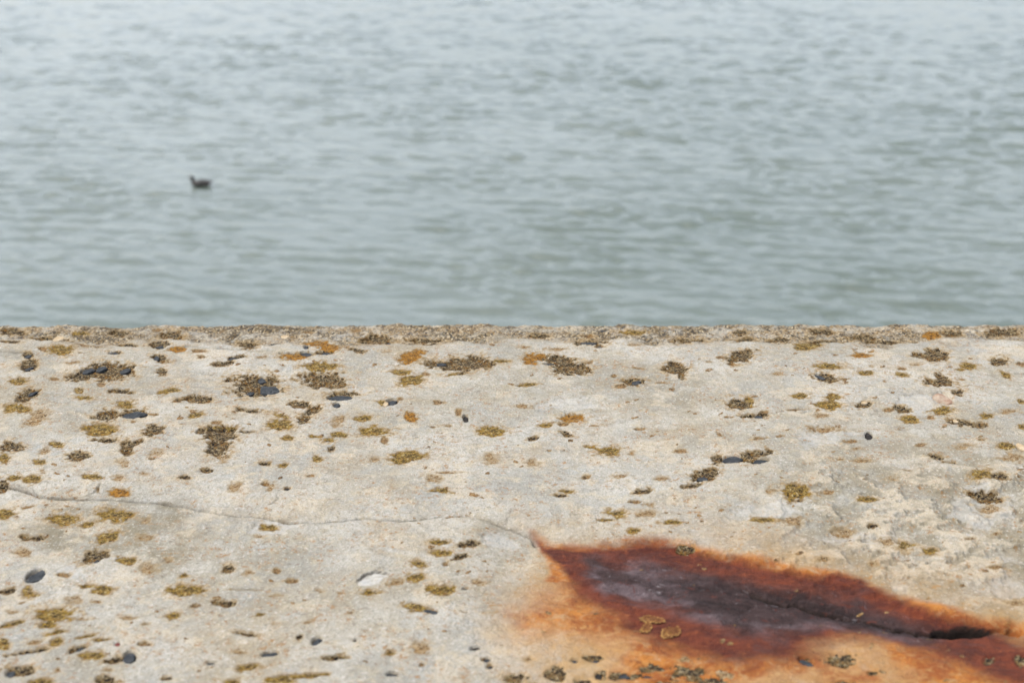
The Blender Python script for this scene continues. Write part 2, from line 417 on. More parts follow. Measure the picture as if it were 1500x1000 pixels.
T4 = [('L',(310,165,140,50),(290,185,110,30)),('O',(600,222,100,34),(650,202,40,12,10)),('B',(1005,222,130,66),(925,225,110,32,-8),(1050,240,60,20)),('P',(890,275,40,16)),
 ('L',(425,285,148,36)),('B',(410,347,134,46,-10)),('B',(490,358,64,9)),('P',(150,325,64,26)),('P',(652,286,32,12)),('L',(628,319,88,28)),
 ('B',(815,299,52,14)),('L',(812,327,72,28,-12)),('L',(1185,280,86,36),(1140,296,44,14)),('B',(1355,252,104,42)),('B',(1465,264,44,24)),('L',(1388,323,74,26,-15)),('P',(1140,350,60,14)),
 ('B',(1010,370,176,40,-6),(1045,348,100,44,-30)),('B',(1128,418,84,34,-8)),('L',(268,446,98,28)),('L',(440,452,76,46),(425,498,134,44)),('B',(40,550,104,36,8)),('L',(75,532,40,18)),
 ('B',(250,520,96,12,6)),('B',(615,494,88,32,5)),('B',(822,512,90,40,-10)),('L',(748,518,50,22)),('L',(1035,520,104,42)),('L',(862,567,94,40)),('P',(970,555,64,22)),
 ('L',(1275,552,72,36)),('P',(1400,527,90,26,6)),('L',(1468,470,56,26)),('B',(1140,582,120,38,-8),(1240,600,84,36)),('L',(1468,608,46,36)),('L',(540,692,78,18,4)),
 ('L',(55,677,78,16)),('O',(155,664,48,12,12)),('L',(920,711,52,24)),('L',(1255,677,52,14)),('L',(1385,712,78,34)),('P',(565,732,74,22)),
 ('B',(1005,772,116,24,-5),(1075,800,60,14)),('B',(60,755,130,40)),('L',(1245,878,118,60)),('B',(1350,888,94,36,-12)),('L',(255,960,154,80,-12)),
 ('P',(1160,720,86,28)),('P',(1420,770,150,44)),('B',(1275,985,190,54)),('P',(105,960,66,30)),('P',(420,960,60,24)),('P',(380,550,90,36)),('P',(400,620,180,30)),('B',(385,82,130,34)),('B',(600,112,150,30)),
 ('B',(700,132,200,20)),('O',(980,100,90,44)),('B',(1090,90,110,34)),('B',(1390,86,220,44)),('B',(160,128,120,26)),('B',(440,140,240,20)),('B',(800,145,260,14)),('P',(480,790,66,22)),('P',(850,850,60,20)),('P',(760,890,100,26)),('P',(600,795,90,18))]
T5 = [('L',(35,80,90,52,8)),('L',(340,112,168,62)),('L',(610,85,180,82),(680,85,110,44)),('L',(470,138,58,28,8)),('B',(140,206,60,30),(205,210,84,24)),('L',(590,205,145,54,20)),
 ('B',(510,315,150,62,18)),('L',(685,330,120,40),(690,340,70,34)),('L',(345,406,56,22)),('L',(155,500,80,64,-20),(195,515,66,22,15)),('L',(120,552,50,14,20)),
 ('L',(475,468,110,24),(550,487,110,50)),('B',(40,495,100,30,8)),('P',(400,545,80,44)),('L',(300,625,220,90),(270,675,110,50)),('L',(305,715,120,38,10)),('L',(300,762,84,42,12)),
 ('L',(60,672,140,24,14)),('P',(200,765,110,30,15)),('L',(455,737,120,13,12)),('L',(550,750,120,18,6)),('B',(430,800,96,28,18)),('B',(150,822,200,22,10)),('L',(500,838,118,50,6)),
 ('B',(620,862,120,40,8)),('B',(780,776,62,20,-8)),('B',(110,925,190,74)),('L',(20,780,60,64)),('L',(220,982,140,40)),('B',(575,972,100,56)),('P',(315,915,50,30)),('B',(920,966,78,24)),
 ('L',(1355,900,118,36,8)),('L',(1265,985,95,44)),('L',(1000,406,54,28,10)),('L',(1005,492,175,64),(1075,488,90,20)),('B',(1235,370,64,36,8)),('L',(935,627,82,38)),
 ('B',(1210,560,150,32,-4)),('B',(1055,578,46,14,8)),('B',(1340,488,165,9)),('L',(1415,618,74,26,10)),('B',(1325,720,130,22,-10)),('B',(795,667,54,14,5)),('P',(1340,390,60,30)),('P',(1300,822,86,18)),
 ('L',(150,45,60,14,10)),('P',(790,125,50,40)),('P',(910,330,60,24)),('P',(130,290,90,40)),('P',(60,605,70,24)),('P',(520,550,60,16)),('P',(590,915,70,22)),('P',(700,636,80,22)),('P',(440,640,110,28)),('P',(780,212,90,40)),('P',(800,370,100,50))]
T6 = [('L',(155,150,95,32)),('P',(110,200,70,22)),('B',(285,440,54,20)),('B',(205,385,32,24)),('P',(180,518,110,13)),('B',(325,738,46,34,30)),('B',(520,844,135,28)),('L',(555,842,60,26)),
 ('L',(225,968,160,50)),('L',(380,944,220,28,4)),('L',(815,830,68,36,8)),('P',(985,805,116,64)),('B',(990,888,38,24)),('L',(985,360,84,42,-8)),('L',(960,430,104,46)),('L',(1060,492,90,56),(1125,492,110,48)),
 ('L',(950,582,115,42,-12)),('L',(705,505,80,30),(715,508,140,16)),('L',(1090,237,116,34,6)),('B',(1250,245,125,32,10)),('L',(1105,298,92,34)),('B',(1200,320,100,32,20)),('B',(1120,360,30,26)),
 ('P',(1380,600,80,14,6)),('P',(1300,450,100,30)),('P',(850,462,100,30,12)),('P',(435,490,50,22,-20)),('P',(545,505,40,12)),('P',(600,612,46,14)),('P',(180,668,40,18)),('P',(370,660,50,14,15)),('B',(1330,855,50,22))]
T7 = [('L',(745,72,112,52)),('L',(690,102,100,20)),('L',(850,163,68,26)),('B',(865,10,72,18)),('P',(940,25,64,24)),('P',(920,80,120,40)),('L',(1060,120,116,24)),('B',(1130,248,84,28)),
 ('P',(40,602,110,12)),('R',(950,637,140,44,-10)),('R',(915,680,62,42,8)),('R',(1050,702,120,48,6)),('M',(430,930,130,90)),('M',(190,950,130,50)),('M',(630,835,120,40)),('M',(665,930,70,52)),
 ('M',(820,940,250,48)),('M',(1130,925,230,90)),('M',(950,895,210,56)),('M',(560,965,130,56)),('M',(1270,965,170,56)),('M',(1040,988,220,34)),('P',(1130,845,100,44)),('P',(270,845,64,30)),('B',(65,890,38,20)),('P',(300,985,120,40)),('P',(1340,930,120,60))]
T8 = [('L',(630,14,114,28)),('L',(50,112,116,30)),('L',(840,248,100,56)),('L',(970,290,74,40)),('B',(660,155,60,26)),('M',(480,850,176,84)),('M',(1300,845,66,54)),('M',(1470,850,70,66)),
 ('B',(1340,375,70,20)),('P',(660,350,66,30)),('B',(660,930,66,30)),('B',(500,990,150,40)),('P',(210,992,110,24)),('B',(270,3,72,14)),('P',(1300,55,110,70)),('P',(390,330,96,20)),
 ('P',(240,110,120,50)),('P',(500,170,120,50)),('P',(740,235,100,44)),('P',(1180,225,70,16)),('P',(1330,190,60,20)),('P',(1440,560,100,40))]
# stones showing in the pits: (material, x, y, w, h, tilt)
D1 = [('S',475,303,86,26,4),('S',548,292,74,30,0),('S',682,302,62,28,10),('S',180,425,50,24,25),('S',150,216,34,20,0),('S',618,210,60,16,0),('S',725,540,126,40,8),('S',160,285,50,26,10),('S',850,238,46,24,-25),('S',1262,240,50,15,12),('S',865,172,60,18,0),('C',315,105,60,30,0)]
D2 = [('S',160,402,122,52,-4),('S',125,352,48,32,0),('S',62,424,44,22,0),('S',548,449,140,34,0),('S',530,488,42,28,-10),('S',372,213,80,20,-6),('S',475,210,52,15,0),('S',830,475,76,36,10),('C',796,488,30,22,0),('S',1100,268,54,14,0),('K',1230,560,30,40,20),('S',205,157,84,16,0),('S',815,155,30,28,0),('S',365,180,26,20,0),('C',250,115,50,18,0),('K',262,944,26,16,0)]  # both black stones in this row stand in for dark, shaded holes
D3 = [('S',385,268,66,16,0),('S',600,153,96,14,0),('S',660,174,30,14,0),('S',1385,787,150,36,3),('S',1215,883,74,20,0),('S',860,358,50,20,10),('S',690,72,50,10,0)]
D4 = [('S',372,342,56,22,-15),('K',640,656,44,42,0),('S',55,797,110,26,8),('R',1040,455,112,66,-15),('C',615,484,40,14,0),('C',1110,578,30,16,0),('C',1465,715,50,40,0),('S',40,553,50,18,5)]
D5 = [('S',190,412,112,62,25),('S',702,848,76,66,25),('S',56,935,52,44,10),('S',432,801,36,22,15),('Q',635,772,36,24,0),('S',1450,829,64,22,5),('S',1145,881,54,14,0),('S',522,332,36,22,15)]
D6 = [('S',420,757,62,40,25),('S',170,829,92,24,6),('S',830,938,68,22,0),('S',1045,606,84,22,-10),('K',1280,796,60,18,12),('S',1350,852,36,18,0),('K',1225,486,36,12,10),('S',1360,890,30,18,10),('K',632,756,16,12,0)]
D7 = [('S',525,850,40,18,0),('S',800,936,60,26,0),('S',920,944,60,22,0),('S',45,856,44,16,0),('K',655,935,36,28,0),('S',640,850,46,18,0)]
D8 = [('S',305,860,90,32,-18)]
OFF = [(0,460),(350,460),(700,460),(1100,460),(0,730),(350,730),(700,730),(1100,730)]
PATCH, STONE = [], []
def full(l, o):
    return (o[0] + l[0] / S, o[1] + l[1] / S, l[2] / S, l[3] / S, l[4] if len(l) > 4 else 0.0)
for T, o in zip((T1, T2, T3, T4, T5, T6, T7, T8), OFF):
    for e in T:
        PATCH.append((e[0], [full(l, o) for l in e[1:]]))
for T, o in zip((D1, D2, D3, D4, D5, D6, D7, D8), OFF):
    for e in T:
        STONE.append((e[0], full(e[1:], o)))

CRACK = [(0,712),(28,716),(60,727),(100,728),(160,729),(212,731),(258,738),(305,747),(345,753),(392,757),(425,763),(462,765),(500,762),(540,758),(585,762),(640,757),(690,756),(728,763),(762,772),(778,778),(786,790)]
CRACK2 = [(1070,843),(1110,858),(1150,872),(1200,884),(1250,893),(1300,905),(1345,915),(1385,915)]
SHELF = [(690,755),(750,764),(820,773),(880,784),(960,789),(1080,806),(1200,838),(1310,870),(1380,897),(1440,903),(1500,903),(1580,905)]
HAIR = [[(285,545),(330,553),(370,562)],[(20,711),(45,715),(75,732)],[(395,735),(405,728),(412,712)],[(1180,602),(1110,606),(1080,608)],[(1470,544),(1540,546)],[(1440,626),(1490,630)],
        [(270,507),(350,512),(440,518)],[(395,645),(375,628)],[(0,514),(60,516),(130,517)],[(150,700),(140,718),(100,727)]]
CORE = [(850,803),(930,808),(1000,820),(1090,833),(1180,848),(1260,873),(1350,902),(1395,912),(1372,934),(1300,928),(1220,914),(1150,930),(1090,926),(1020,898),(950,878),(893,862),(866,836)]
RED = [(772,772),(800,788),(880,786),(955,789),(1010,798),(1080,804),(1130,821),(1200,836),(1260,847),(1310,866),(1370,891),(1440,903),(1480,916),(1560,946),(1560,1010),(1440,975),(1375,952),(1300,934),(1235,928),(1190,945),(1130,962),(1080,968),(1000,948),(930,922),(875,896),(846,855),(820,822),(795,800)]
ORANGE = [(768,766),(800,783),(960,784),(1090,800),(1210,832),(1320,864),(1440,897),(1500,906),(1600,922),(1600,1100),(960,1080),(880,1010),(850,965),(752,935),(738,892),(768,862),(808,838),(800,808)]
STAIN = [(760,762),(900,776),(1100,797),(1240,825),(1340,845),(1440,862),(1620,870),(1620,1200),(900,1200),(800,1030),(720,975),(700,920),(735,860),(790,835),(790,800)]

# ------------------------------------------------------------------ sea wall: the weathered top
EDGE_Y = pt(750, 473.0, -0.003)[1]
NEAR_Y = 0.35
def grow(a, b, n, first):
    """n coordinates from a to b growing geometrically"""
    r = np.linspace(0, 1, n + 1)[1:]
    return a + (b - a) * (r ** 4 * .985 + r * .015)
xf = np.linspace(-.62, .62, 1130)
xs = np.concatenate([-grow(.62, 30, 46, .01)[::-1], xf, grow(.62, 30, 46, .01)])
yf = np.linspace(.715, EDGE_Y, 500)
ys = np.concatenate([np.linspace(NEAR_Y, .715, 60)[:-1], yf])
NX, NY = len(xs), len(ys)
X, Y = np.meshgrid(xs, ys)
PX, PY = proj(X, Y)

wx = X + .004 * fbm(X, Y, .012, 3, 5); wy = Y + .006 * fbm(X, Y, .012, 3, 6)
WPX, WPY = proj(wx, wy)          # design coordinates with a natural wobble
Z = .0022 * fbm(X, Y, .16, 3, 1) + .0011 * fbm(X, Y, .035, 3, 2) + .00045 * fbm(X, Y, .008, 3, 3)
Z += .0009 * np.minimum(0, fbm(X, Y * .8, .02, 3, 33) + .1)       # small pock marks

# the raised, flaking crust on the right
flake = sstep(1020, 1250, PX) * sstep(640, 720, PY) * (1 - sstep(835, 880, PY)) 
fn = fbm(X, Y, .019, 5, 8, .6)
Z += flake * (.0016 * sstep(.02, .10, fn) - .0012 * sstep(-.05, -.2, fn))
grime = sstep(1000, 1200, PX) * sstep(560, 700, PY) * .9 + .5 * sstep(.05, .5, fbm(X, Y, .14, 3, 9))
leftg = sstep(150, 60, np.abs(PX - 160)) * sstep(80, 20, np.abs(PY - 770))
for (qx, qy, qw, qh, qa) in ((950,575,200,40,.7),(170,765,190,60,.8),(60,575,120,50,.6),(330,820,160,50,.6),(1250,790,260,70,.8),(620,850,130,40,.35),(880,545,160,22,.5),(1130,640,160,36,.5),(420,800,120,40,.4),(130,530,130,24,.5)):
    grime = np.maximum(grime, qa * sstep(-.1, .7, 1 - np.hypot((PX - qx) / qw, (PY - qy) / qh) + .8 * fbm(X, Y, .05, 4, int(qx))))
grime = np.clip(grime + .7 * leftg, 0, 1)

# eroded strip of bare aggregate along the far arris
b0 = 497 + 9 * fbm(X, Y * 0, .11, 3, 12) + 11 * fbm(X * .6, Y, .022, 3, 13)
band = sstep(7, -5, PY - b0)
bandl = band * sstep(-.30, .10, fbm(X * .4, Y, .02, 4, 17) + .15 * fbm(X, Y, .15, 2, 18))
Z += band * (-.0032 + .0022 * fbm(X, Y, .009, 3, 14) + .0009 * fbm(X, Y, .003, 2, 15)) + (1 - band) * 0
lip = (EDGE_Y - Y)
Z -= .004 * np.exp(-np.maximum(lip, 0) / .006) * (1 + .6 * fbm(X, Y, .02, 2, 16)) - .0012 * np.exp(-np.maximum(lip, 0) / .03) * fbm(X, Y * 0, .06, 4, 19)

# crack, with the slab dipping towards it on its far side
cd, cs, cf = line_d(.62 * PX + .38 * WPX, .62 * PY + .38 * WPY, CRACK, 1.0)
up = (cs > 0)
wcr = 1.5 * (1 - 0 * cf) * (.8 + .4 * vnoise(X * 60, Y * 0, 3)) * (1 - .15 * sstep(.62, .8, cf))
Z -= np.where(up, .0036, .0004) * np.exp(-(cd / np.where(up, 9.0, 4.0)) ** 1.2) * sstep(0, .35, cf)
groove = sstep(2.1, .6, cd / wcr)
Z -= .004 * groove
dirt_shade = .88 * groove * (.65 + .35 * vnoise(X * 45, Y * 45, 92))
c2, s2, f2 = line_d(WPX, WPY, CRACK2)
g2 = sstep(2.6, .8, c2) * sstep(0, .25, f2)
Z -= .005 * g2
Z -= .003 * np.exp(-(c2 / 12) ** 2)
dirt_shade = np.maximum(dirt_shade, .97 * sstep(3.0, 1.2, c2) * sstep(0, .2, f2))
for h in HAIR:
    hd, _, hf = line_d(WPX, WPY, h)
    gh = sstep(1.3, .3, hd) * (vnoise(X * 90, Y * 90, 4) > .3)
    Z -= .0015 * gh
    dirt_shade = np.maximum(dirt_shade, .35 * gh)
sd, ss, sf = line_d(WPX, WPY, SHELF)
Z -= np.where(ss < 0, .0060 * np.exp(-np.maximum(sd - 4, 0) / 150) * sstep(0, 8, sd), 0) * sstep(0, .12, sf) * sstep(0, 40, 1600 - PX)
Z += np.where(ss > 0, -.0030 * np.exp(-sd / 7.0), -.003 * (1 - sstep(0, 8, sd))) * sstep(0, .1, sf)

# rust
NP1 = 9 * fbm(X, Y, .03, 4, 21); NP2 = 16 * fbm(X, Y, .05, 4, 22)
rx, ry = PX + 14 * fbm(X, Y, .04, 4, 23), PY + 7 * fbm(X, Y, .04, 4, 24)
ca, sa = math.cos(R(22)), math.sin(R(22))
UX, UY = (X * ca - Y * sa) * .60, X * sa + Y * ca          # noise drawn out along the crack
K1 = fbm(UX, UY, .03, 5, 25, .6); K2 = fbm(UX, UY, .012, 4, 34, .6)
below = sstep(-10, 25, np.where(s2 < 0, c2, -c2))
tipf = sstep(785, 850, PX)
d_core = poly_sd(rx, ry, CORE) + 16 * K1 + 7 * K2 + 5 * fbm(X * .5, Y, .007, 3, 37)
d_red = poly_sd(rx, ry, RED) + (5 * K1 + 4 * fbm(X * .5, Y, .016, 3, 26) + 3 * fbm(X * .5, Y, .007, 3, 38)) * tipf
d_org = poly_sd(rx, ry, ORANGE)
d_stn = poly_sd(rx, ry, STAIN)
core = sstep(-13, 16, d_core) * .97
red = sstep(-6, 7, d_red) * (1 - below) + sstep(-24, 20, d_red + 14 * K2) * below
lilac = sstep(30, 8, d_core) * below * .8 + .7 * sstep(150, 40, np.hypot(PX - 900, (PY - 832) * 2.5)) + .5 * sstep(.15, .5, K1)
lilac = np.clip(lilac * sstep(-.3, .2, K2), 0, 1)
orange = (sstep(-14, 60, d_org + 22 * fbm(X, Y, .035, 4, 27)) * below + sstep(-5, 7, d_org + 5 * fbm(X * .6, Y, .02, 4, 27)) * (1 - below)) * (1 - .65 * sstep(.0, .35, fbm(X, Y, .06, 4, 28)) * sstep(905, 945, PY))
stain = sstep(-50, 80, d_stn + 40 * fbm(X, Y, .07, 4, 29)) * .9
# the iron-bound crust is smoother but stepped
cr_ = fbm(X, Y * .7, .035, 5, 30, .6)
Z += core * (.0022 * np.floor(cr_ * 5 + .5) / 5 + .0009 * cr_ + .0007 * fbm(X, Y, .009, 4, 31, .6))      # delaminating sheets
Z += .0012 * red * (1 - core) * fbm(X, Y, .012, 4, 39, .6)
Z += (orange * (1 - core)) * .0010 * fbm(X, Y, .012, 3, 32)

# the open mouth of the crack, and the empty pit
hx, hy = .7 * PX + .3 * WPX, .7 * PY + .3 * WPY
hole = 1 - np.hypot((hx - 1411) / 50, (hy - 915.5) / (9.8 - 3.0 * sstep(1411, 1450, hx)))
Z -= .020 * sstep(0, .5, hole)
dirt_shade = np.maximum(dirt_shade, .97 * sstep(-.10, .06, hole))  # darkness inside the open mouth painted into the colour
tail = 1 - np.hypot((WPX - 1475) / 34, (WPY - 915) / 3.5)
Z -= .006 * sstep(0, .5, tail)
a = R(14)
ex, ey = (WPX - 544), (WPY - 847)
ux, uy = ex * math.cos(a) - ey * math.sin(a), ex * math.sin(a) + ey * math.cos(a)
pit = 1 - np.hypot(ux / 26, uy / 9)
Z -= .0018 * sstep(0, .12, pit) * (1 - .95 * sstep(-8, 8, uy))
dirt_shade = np.maximum(dirt_shade, .8 * sstep(0, .04, pit) * sstep(.20, .09, pit) * sstep(-1, -4, uy))  # shadow under the pit's far rim, painted as a thin dark crescent
white = sstep(0, .3, pit) * .9
for (qx, qy, qw, qh) in ((1345,592,34,16),(1478,858,30,14),(95,838,26,9),(1205,640,46,16),(735,790,28,12),(520,573,26,5),(1440,745,44,30),(1230,785,40,12),(830,592,40,12),(1320,862,14,8),(400,770,36,12),(1290,790,28,12),(1130,745,60,14)):
    q = 1 - np.hypot((WPX - qx) / qw, (WPY - qy) / qh) + .8 * fbm(X, Y, .014, 4, int(qx), .6)
    white = np.maximum(white, .45 * sstep(.05, .22, q))
    Z -= .0009 * sstep(.05, .14, q)
white = np.clip(white * (1 - red) * 1.1, 0, 1)
flakes = .85 * flake * sstep(.08, .17, fn) + .6 * sstep(.24, .36, fbm(X, Y, .03, 5, 36, .6)) * (1 - flake)
halo = np.zeros_like(Z)

soil = np.zeros_like(Z)
ZB = Z.copy()
N_A = fbm(X, Y, .014, 3, 41); N_B = fbm(X, Y, .0045, 2, 42); N_C = fbm(X, Y, .0018, 2, 43)

def lobes_field(px, py, lobes):
    f = np.full(px.shape, -9.0)
    for (cx, cy, lw, lh, tl) in lobes:
        t = R(tl); dx, dy = px - cx, py - cy
        u = dx * math.cos(t) - dy * math.sin(t)
        v = dx * math.sin(t) + dy * math.cos(t)
        f = np.maximum(f, 1.08 - np.hypot(u / (lw / 2), v / (lh / 2)))
    return f

def bounds(lobes, m=1.5):
    x0 = min(l[0] - l[2] * .5 * m - 3 for l in lobes); x1 = max(l[0] + l[2] * .5 * m + 3 for l in lobes)
    dy = [max(l[3], l[2] * abs(math.sin(R(l[4])))) * .5 * m + 3 for l in lobes]
    return x0, x1, min(l[1] - d for l, d in zip(lobes, dy)), max(l[1] + d for l, d in zip(lobes, dy))

DEPTH = {'M': .0016, 'L': .0016, 'O': .0014, 'B': .0036, 'P': .0010, 'R': .0004}
row_py = PY[:, NX // 2]
def window(lobes):
    x0, x1, y0, y1 = bounds(lobes)
    ri = np.where((row_py >= y0) & (row_py <= y1))[0]
    if len(ri) == 0: return None
    m = (PX[ri] >= x0) & (PX[ri] <= x1)
    ci = np.where(m.any(0))[0]
    if len(ci) == 0: return None
    return slice(ri[0], ri[-1] + 1), slice(ci[0], ci[-1] + 1)

for k, lobes in PATCH:
    wn = window(lobes)
    if wn is None: continue
    f = lobes_field(PX[wn], PY[wn], lobes) + .42 * N_A[wn] + .34 * N_B[wn] + .26 * N_C[wn]
    size = max(l[2] for l in lobes)
    dep = DEPTH[k] * min(1.0, .45 + size / 70)
    Z[wn] -= dep * sstep(-.06, .42, f)
    halo[wn] = np.maximum(halo[wn], (.9 if k in 'BLO' else .6) * sstep(-.60, .05, f - .12 + .5 * N_B[wn] + .4 * N_C[wn]))
    if k in 'BLO': soil[wn] = np.maximum(soil[wn], .7 * sstep(-.02, .15, f))
    elif k == 'P': soil[wn] = np.maximum(soil[wn], .30 * sstep(-.1, .4, f + .4 * N_B[wn]))
for k, l in STONE:
    lb = [(l[0], l[1], l[2] * .98, l[3] * 1.02, l[4])]
    wn = window(lb)
    if wn is None: continue
    f = lobes_field(PX[wn], PY[wn], lb) + .10 * N_A[wn]
    Z[wn] = np.minimum(Z[wn], ZB[wn] - (.0046 if k in 'SK' else .002) * sstep(-.05, .2, f))
    if k in 'SK': soil[wn] = np.maximum(soil[wn], .8 * sstep(-.02, .15, f))

# far arris: a few rows rolling over and down
roll = [(.0015, -.0015), (.0032, -.005), (.0045, -.011), (.005, -.024), (.005, -.075)]
jag = .0012 * fbm(xs, xs * 0, .012, 3, 50)
Yr = np.vstack([Y] + [Y[-1:] + d for d, _ in roll])
Zr = np.vstack([Z] + [Z[-1:] + d for _, d in roll])
Zr[-1] = -.08
Xr = np.vstack([X] + [X[-1:]] * len(roll))
def ext(A): return np.vstack([A] + [A[-1:]] * len(roll))
NYR = NY + len(roll)
quads = grid_quads(NYR, NX)
V = np.stack([Xr, Yr, Zr], -1).reshape(-1, 3)
ATTR = dict(grime=ext(grime), band=ext(band), soil=ext(soil), halo=ext(halo), flakes=ext(np.clip(flakes, 0, 1)), bandl=ext(bandl), lilac=ext(lilac), rust_core=ext(core), rust_red=ext(red), rust_orange=ext(orange), stain=ext(stain), dirt_shade=ext(dirt_shade), white=ext(white))
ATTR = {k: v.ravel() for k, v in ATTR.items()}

wall = bpy.data.objects.new('sea_wall', None)
wall.location = (0, 1.0, -7.0)
COL.objects.link(wall)
wall['label'] = 'weathered pale concrete sea wall top with lichen pits, a crack and a rust stain'
wall['category'] = 'wall'
wall['kind'] = 'thing'
def to_wall(o):
    o.parent = wall
    o.matrix_parent_inverse.identity()
    o.location = (o.location[0], o.location[1] - 1.0, o.location[2] + 7.0)
    return o

isr = (ATTR['rust_red'][quads].mean(1) > .5)
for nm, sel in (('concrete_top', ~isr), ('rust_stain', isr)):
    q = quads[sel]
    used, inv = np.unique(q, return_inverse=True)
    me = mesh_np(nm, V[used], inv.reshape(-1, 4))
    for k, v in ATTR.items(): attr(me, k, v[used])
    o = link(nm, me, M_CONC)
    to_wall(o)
    o['label'] = {'concrete_top': 'pale pitted concrete top of the wall with a long thin crack', 'rust_stain': 'purple brown rust crust spreading along the open crack'}[nm]

def zat(x, y):
    """height of the finished concrete at plan points"""
    i = np.clip(np.searchsorted(ys, y) - 1, 0, NY - 2); j = np.clip(np.searchsorted(xs, x) - 1, 0, NX - 2)
    ty = np.clip((y - ys[i]) / (ys[i + 1] - ys[i]), 0, 1); tx = np.clip((x - xs[j]) / (xs[j + 1] - xs[j]), 0, 1)
    return (Z[i, j] * (1 - tx) + Z[i, j + 1] * tx) * (1 - ty) + (Z[i + 1, j] * (1 - tx) + Z[i + 1, j + 1] * tx) * ty

# ---- lichen: each patch is a crumbly crust of its own, sitting in its pit
PATCH.sort(key=lambda p: -sum(l[2] * l[3] for l in p[1]))
rest = []
def lichen_mesh(k, lobes):
    x0, x1, y0, y1 = bounds(lobes, 1.35)
    if y0 < 470: y0 = 470
    ya, yb = pt(750, y1)[1], min(pt(750, y0)[1], EDGE_Y - .0015)
    xa = min(pt(x0, y0)[0], pt(x0, y1)[0]); xb = max(pt(x1, y0)[0], pt(x1, y1)[0])
    st = .0009
    nx, ny = int((xb - xa) / st) + 2, int((yb - ya) / (st * 1.3)) + 2
    if nx * ny > 20000:
        s = math.sqrt(nx * ny / 20000); nx, ny = int(nx / s), int(ny / s)
    gx, gy = np.meshgrid(np.linspace(xa, xb, nx), np.linspace(ya, yb, ny))
    px, py = proj(gx, gy)
    f = lobes_field(px, py, lobes) + .42 * fbm(gx, gy, .014, 3, 41) + .34 * fbm(gx, gy, .0045, 2, 42) + .26 * fbm(gx, gy, .0018, 2, 43)
    size = max(l[2] for l in lobes)
    dep = DEPTH[k] * min(1.0, .45 + size / 70)
    gran = .8 * vnoise(gx * 560, gy * 560, 61) ** 1.5 + .7 * vnoise(gx * 1000, gy * 1000, 62)
    cl = vnoise(gx * 130, gy * 130, 63)
    amp = {'L': .0006, 'O': .0006, 'B': .0010, 'P': .0006, 'R': .0005, 'M': .0007}[k]
    z = zat(gx, gy) - .0005 + sstep(0, .35, f) * dep * (.12 + .38 * cl) + amp * gran * sstep(-.05, .2, f)
    if k in 'PM':
        keep = f + .9 * (vnoise(gx * 260, gy * 260, 64) - .62) + .3 * (cl - .5) > .05
    elif k == 'R':
        keep = (f > 0) 
        z = zat(gx, gy) + .0003 + .0005 * np.exp(-((f - .12) / .12) ** 2) + .0006 * gran
    else:
        keep = f + .55 * (vnoise(gx * 330, gy * 330, 65) - .5) > .04
    q = grid_quads(ny, nx)
    kq = keep.ravel()[q].sum(1) >= 3
    q = q[kq]
    if len(q) < 6: return None
    used, inv = np.unique(q, return_inverse=True)
    v = np.stack([gx, gy, z], -1).reshape(-1, 3)[used]
    return v, inv.reshape(-1, 4), f.ravel()[used]
for n, (k, lobes) in enumerate(PATCH):
    r = lichen_mesh(k, lobes)
    if r is None: continue
    v, q, f = r
    if n >= 295:
        rest.append((k, v, q, f)); continue
    c = v.mean(0)
    me = mesh_np('lichen_patch', v - c, q, smooth=True)
    attr(me, 'depth_in', f)
    o = link('lichen_patch', me, M_LICH[k])
    o.location = c
    to_wall(o)
spk = np.random.RandomState(3)
for n in range(650):
    sx_, sy_ = spk.uniform(-20, 1520), 505 + 500 * spk.rand()
    if vnoise(np.array(sx_ / 170), np.array(sy_ / 70), 91) < .42 + .5 * (spk.rand() - .5): continue
    sw_ = spk.uniform(5, 10) * (1 + .6 * (spk.rand() ** 4))
    r = lichen_mesh(spk.choice(['P', 'P', 'L', 'L']), [(sx_, sy_, sw_, sw_ * spk.uniform(.28, .5), spk.normal(4, 10))])
    if r is not None: rest.append(('P',) + r)
if rest:
    vs, qs, fs, off = [], [], [], 0
    for k, v, q, f in rest:
        vs.append(v); qs.append(q + off); fs.append(f); off += len(v)
    me = mesh_np('lichen_specks', np.concatenate(vs), np.concatenate(qs), smooth=False)
    attr(me, 'depth_in', np.concatenate(fs))
    o = link('lichen_specks', me, M_SPECK); o['kind'] = 'stuff'
    to_wall(o)

# ---- stones bedded in the concrete
rng = random.Random(7)
def chip(rnd, round_):
    """unit stone: an angular outline, worn edges, slightly domed top"""
    n = 18
    k = rnd.randint(4, 6)
    ph = sorted((i + rnd.uniform(-.28, .28)) / k * 2 * math.pi for i in range(k))
    cs_ = [(math.cos(t) * q_, math.sin(t) * q_) for t in ph for q_ in (rnd.uniform(.78, 1.28),)]
    ring = []
    for j in range(n):
        t = 2 * math.pi * j / n
        d = (math.cos(t), math.sin(t)); best = 9
        for i in range(k):
            (ax, ay), (bx, by) = cs_[i], cs_[(i + 1) % k]
            ex, ey = bx - ax, by - ay
            den = d[0] * ey - d[1] * ex
            if abs(den) < 1e-9: continue
            r = (ax * ey - ay * ex) / den; q = (ax * d[1] - ay * d[0]) / den
            if r > 0 and -1e-6 <= q <= 1 + 1e-6: best = min(best, r)
        r = (1 - round_) * best + round_
        ring.append((d[0] * r, d[1] * r))
    vs, fs = [], []
    for sc_, z in ((.8, -1.0), (1.0, -.3), (1.0, .55), (.90, .90), (.5, 1.0)):
        vs += [(x * sc_, y * sc_, z + (.12 * rnd.uniform(-1, 1) if z > .8 else 0)) for x, y in ring]
    for i in range(4):
        fs += [(i * n + j, i * n + (j + 1) % n, (i + 1) * n + (j + 1) % n, (i + 1) * n + j) for j in range(n)]
    fs += [tuple(range(4 * n, 5 * n))]
    return np.array(vs), fs
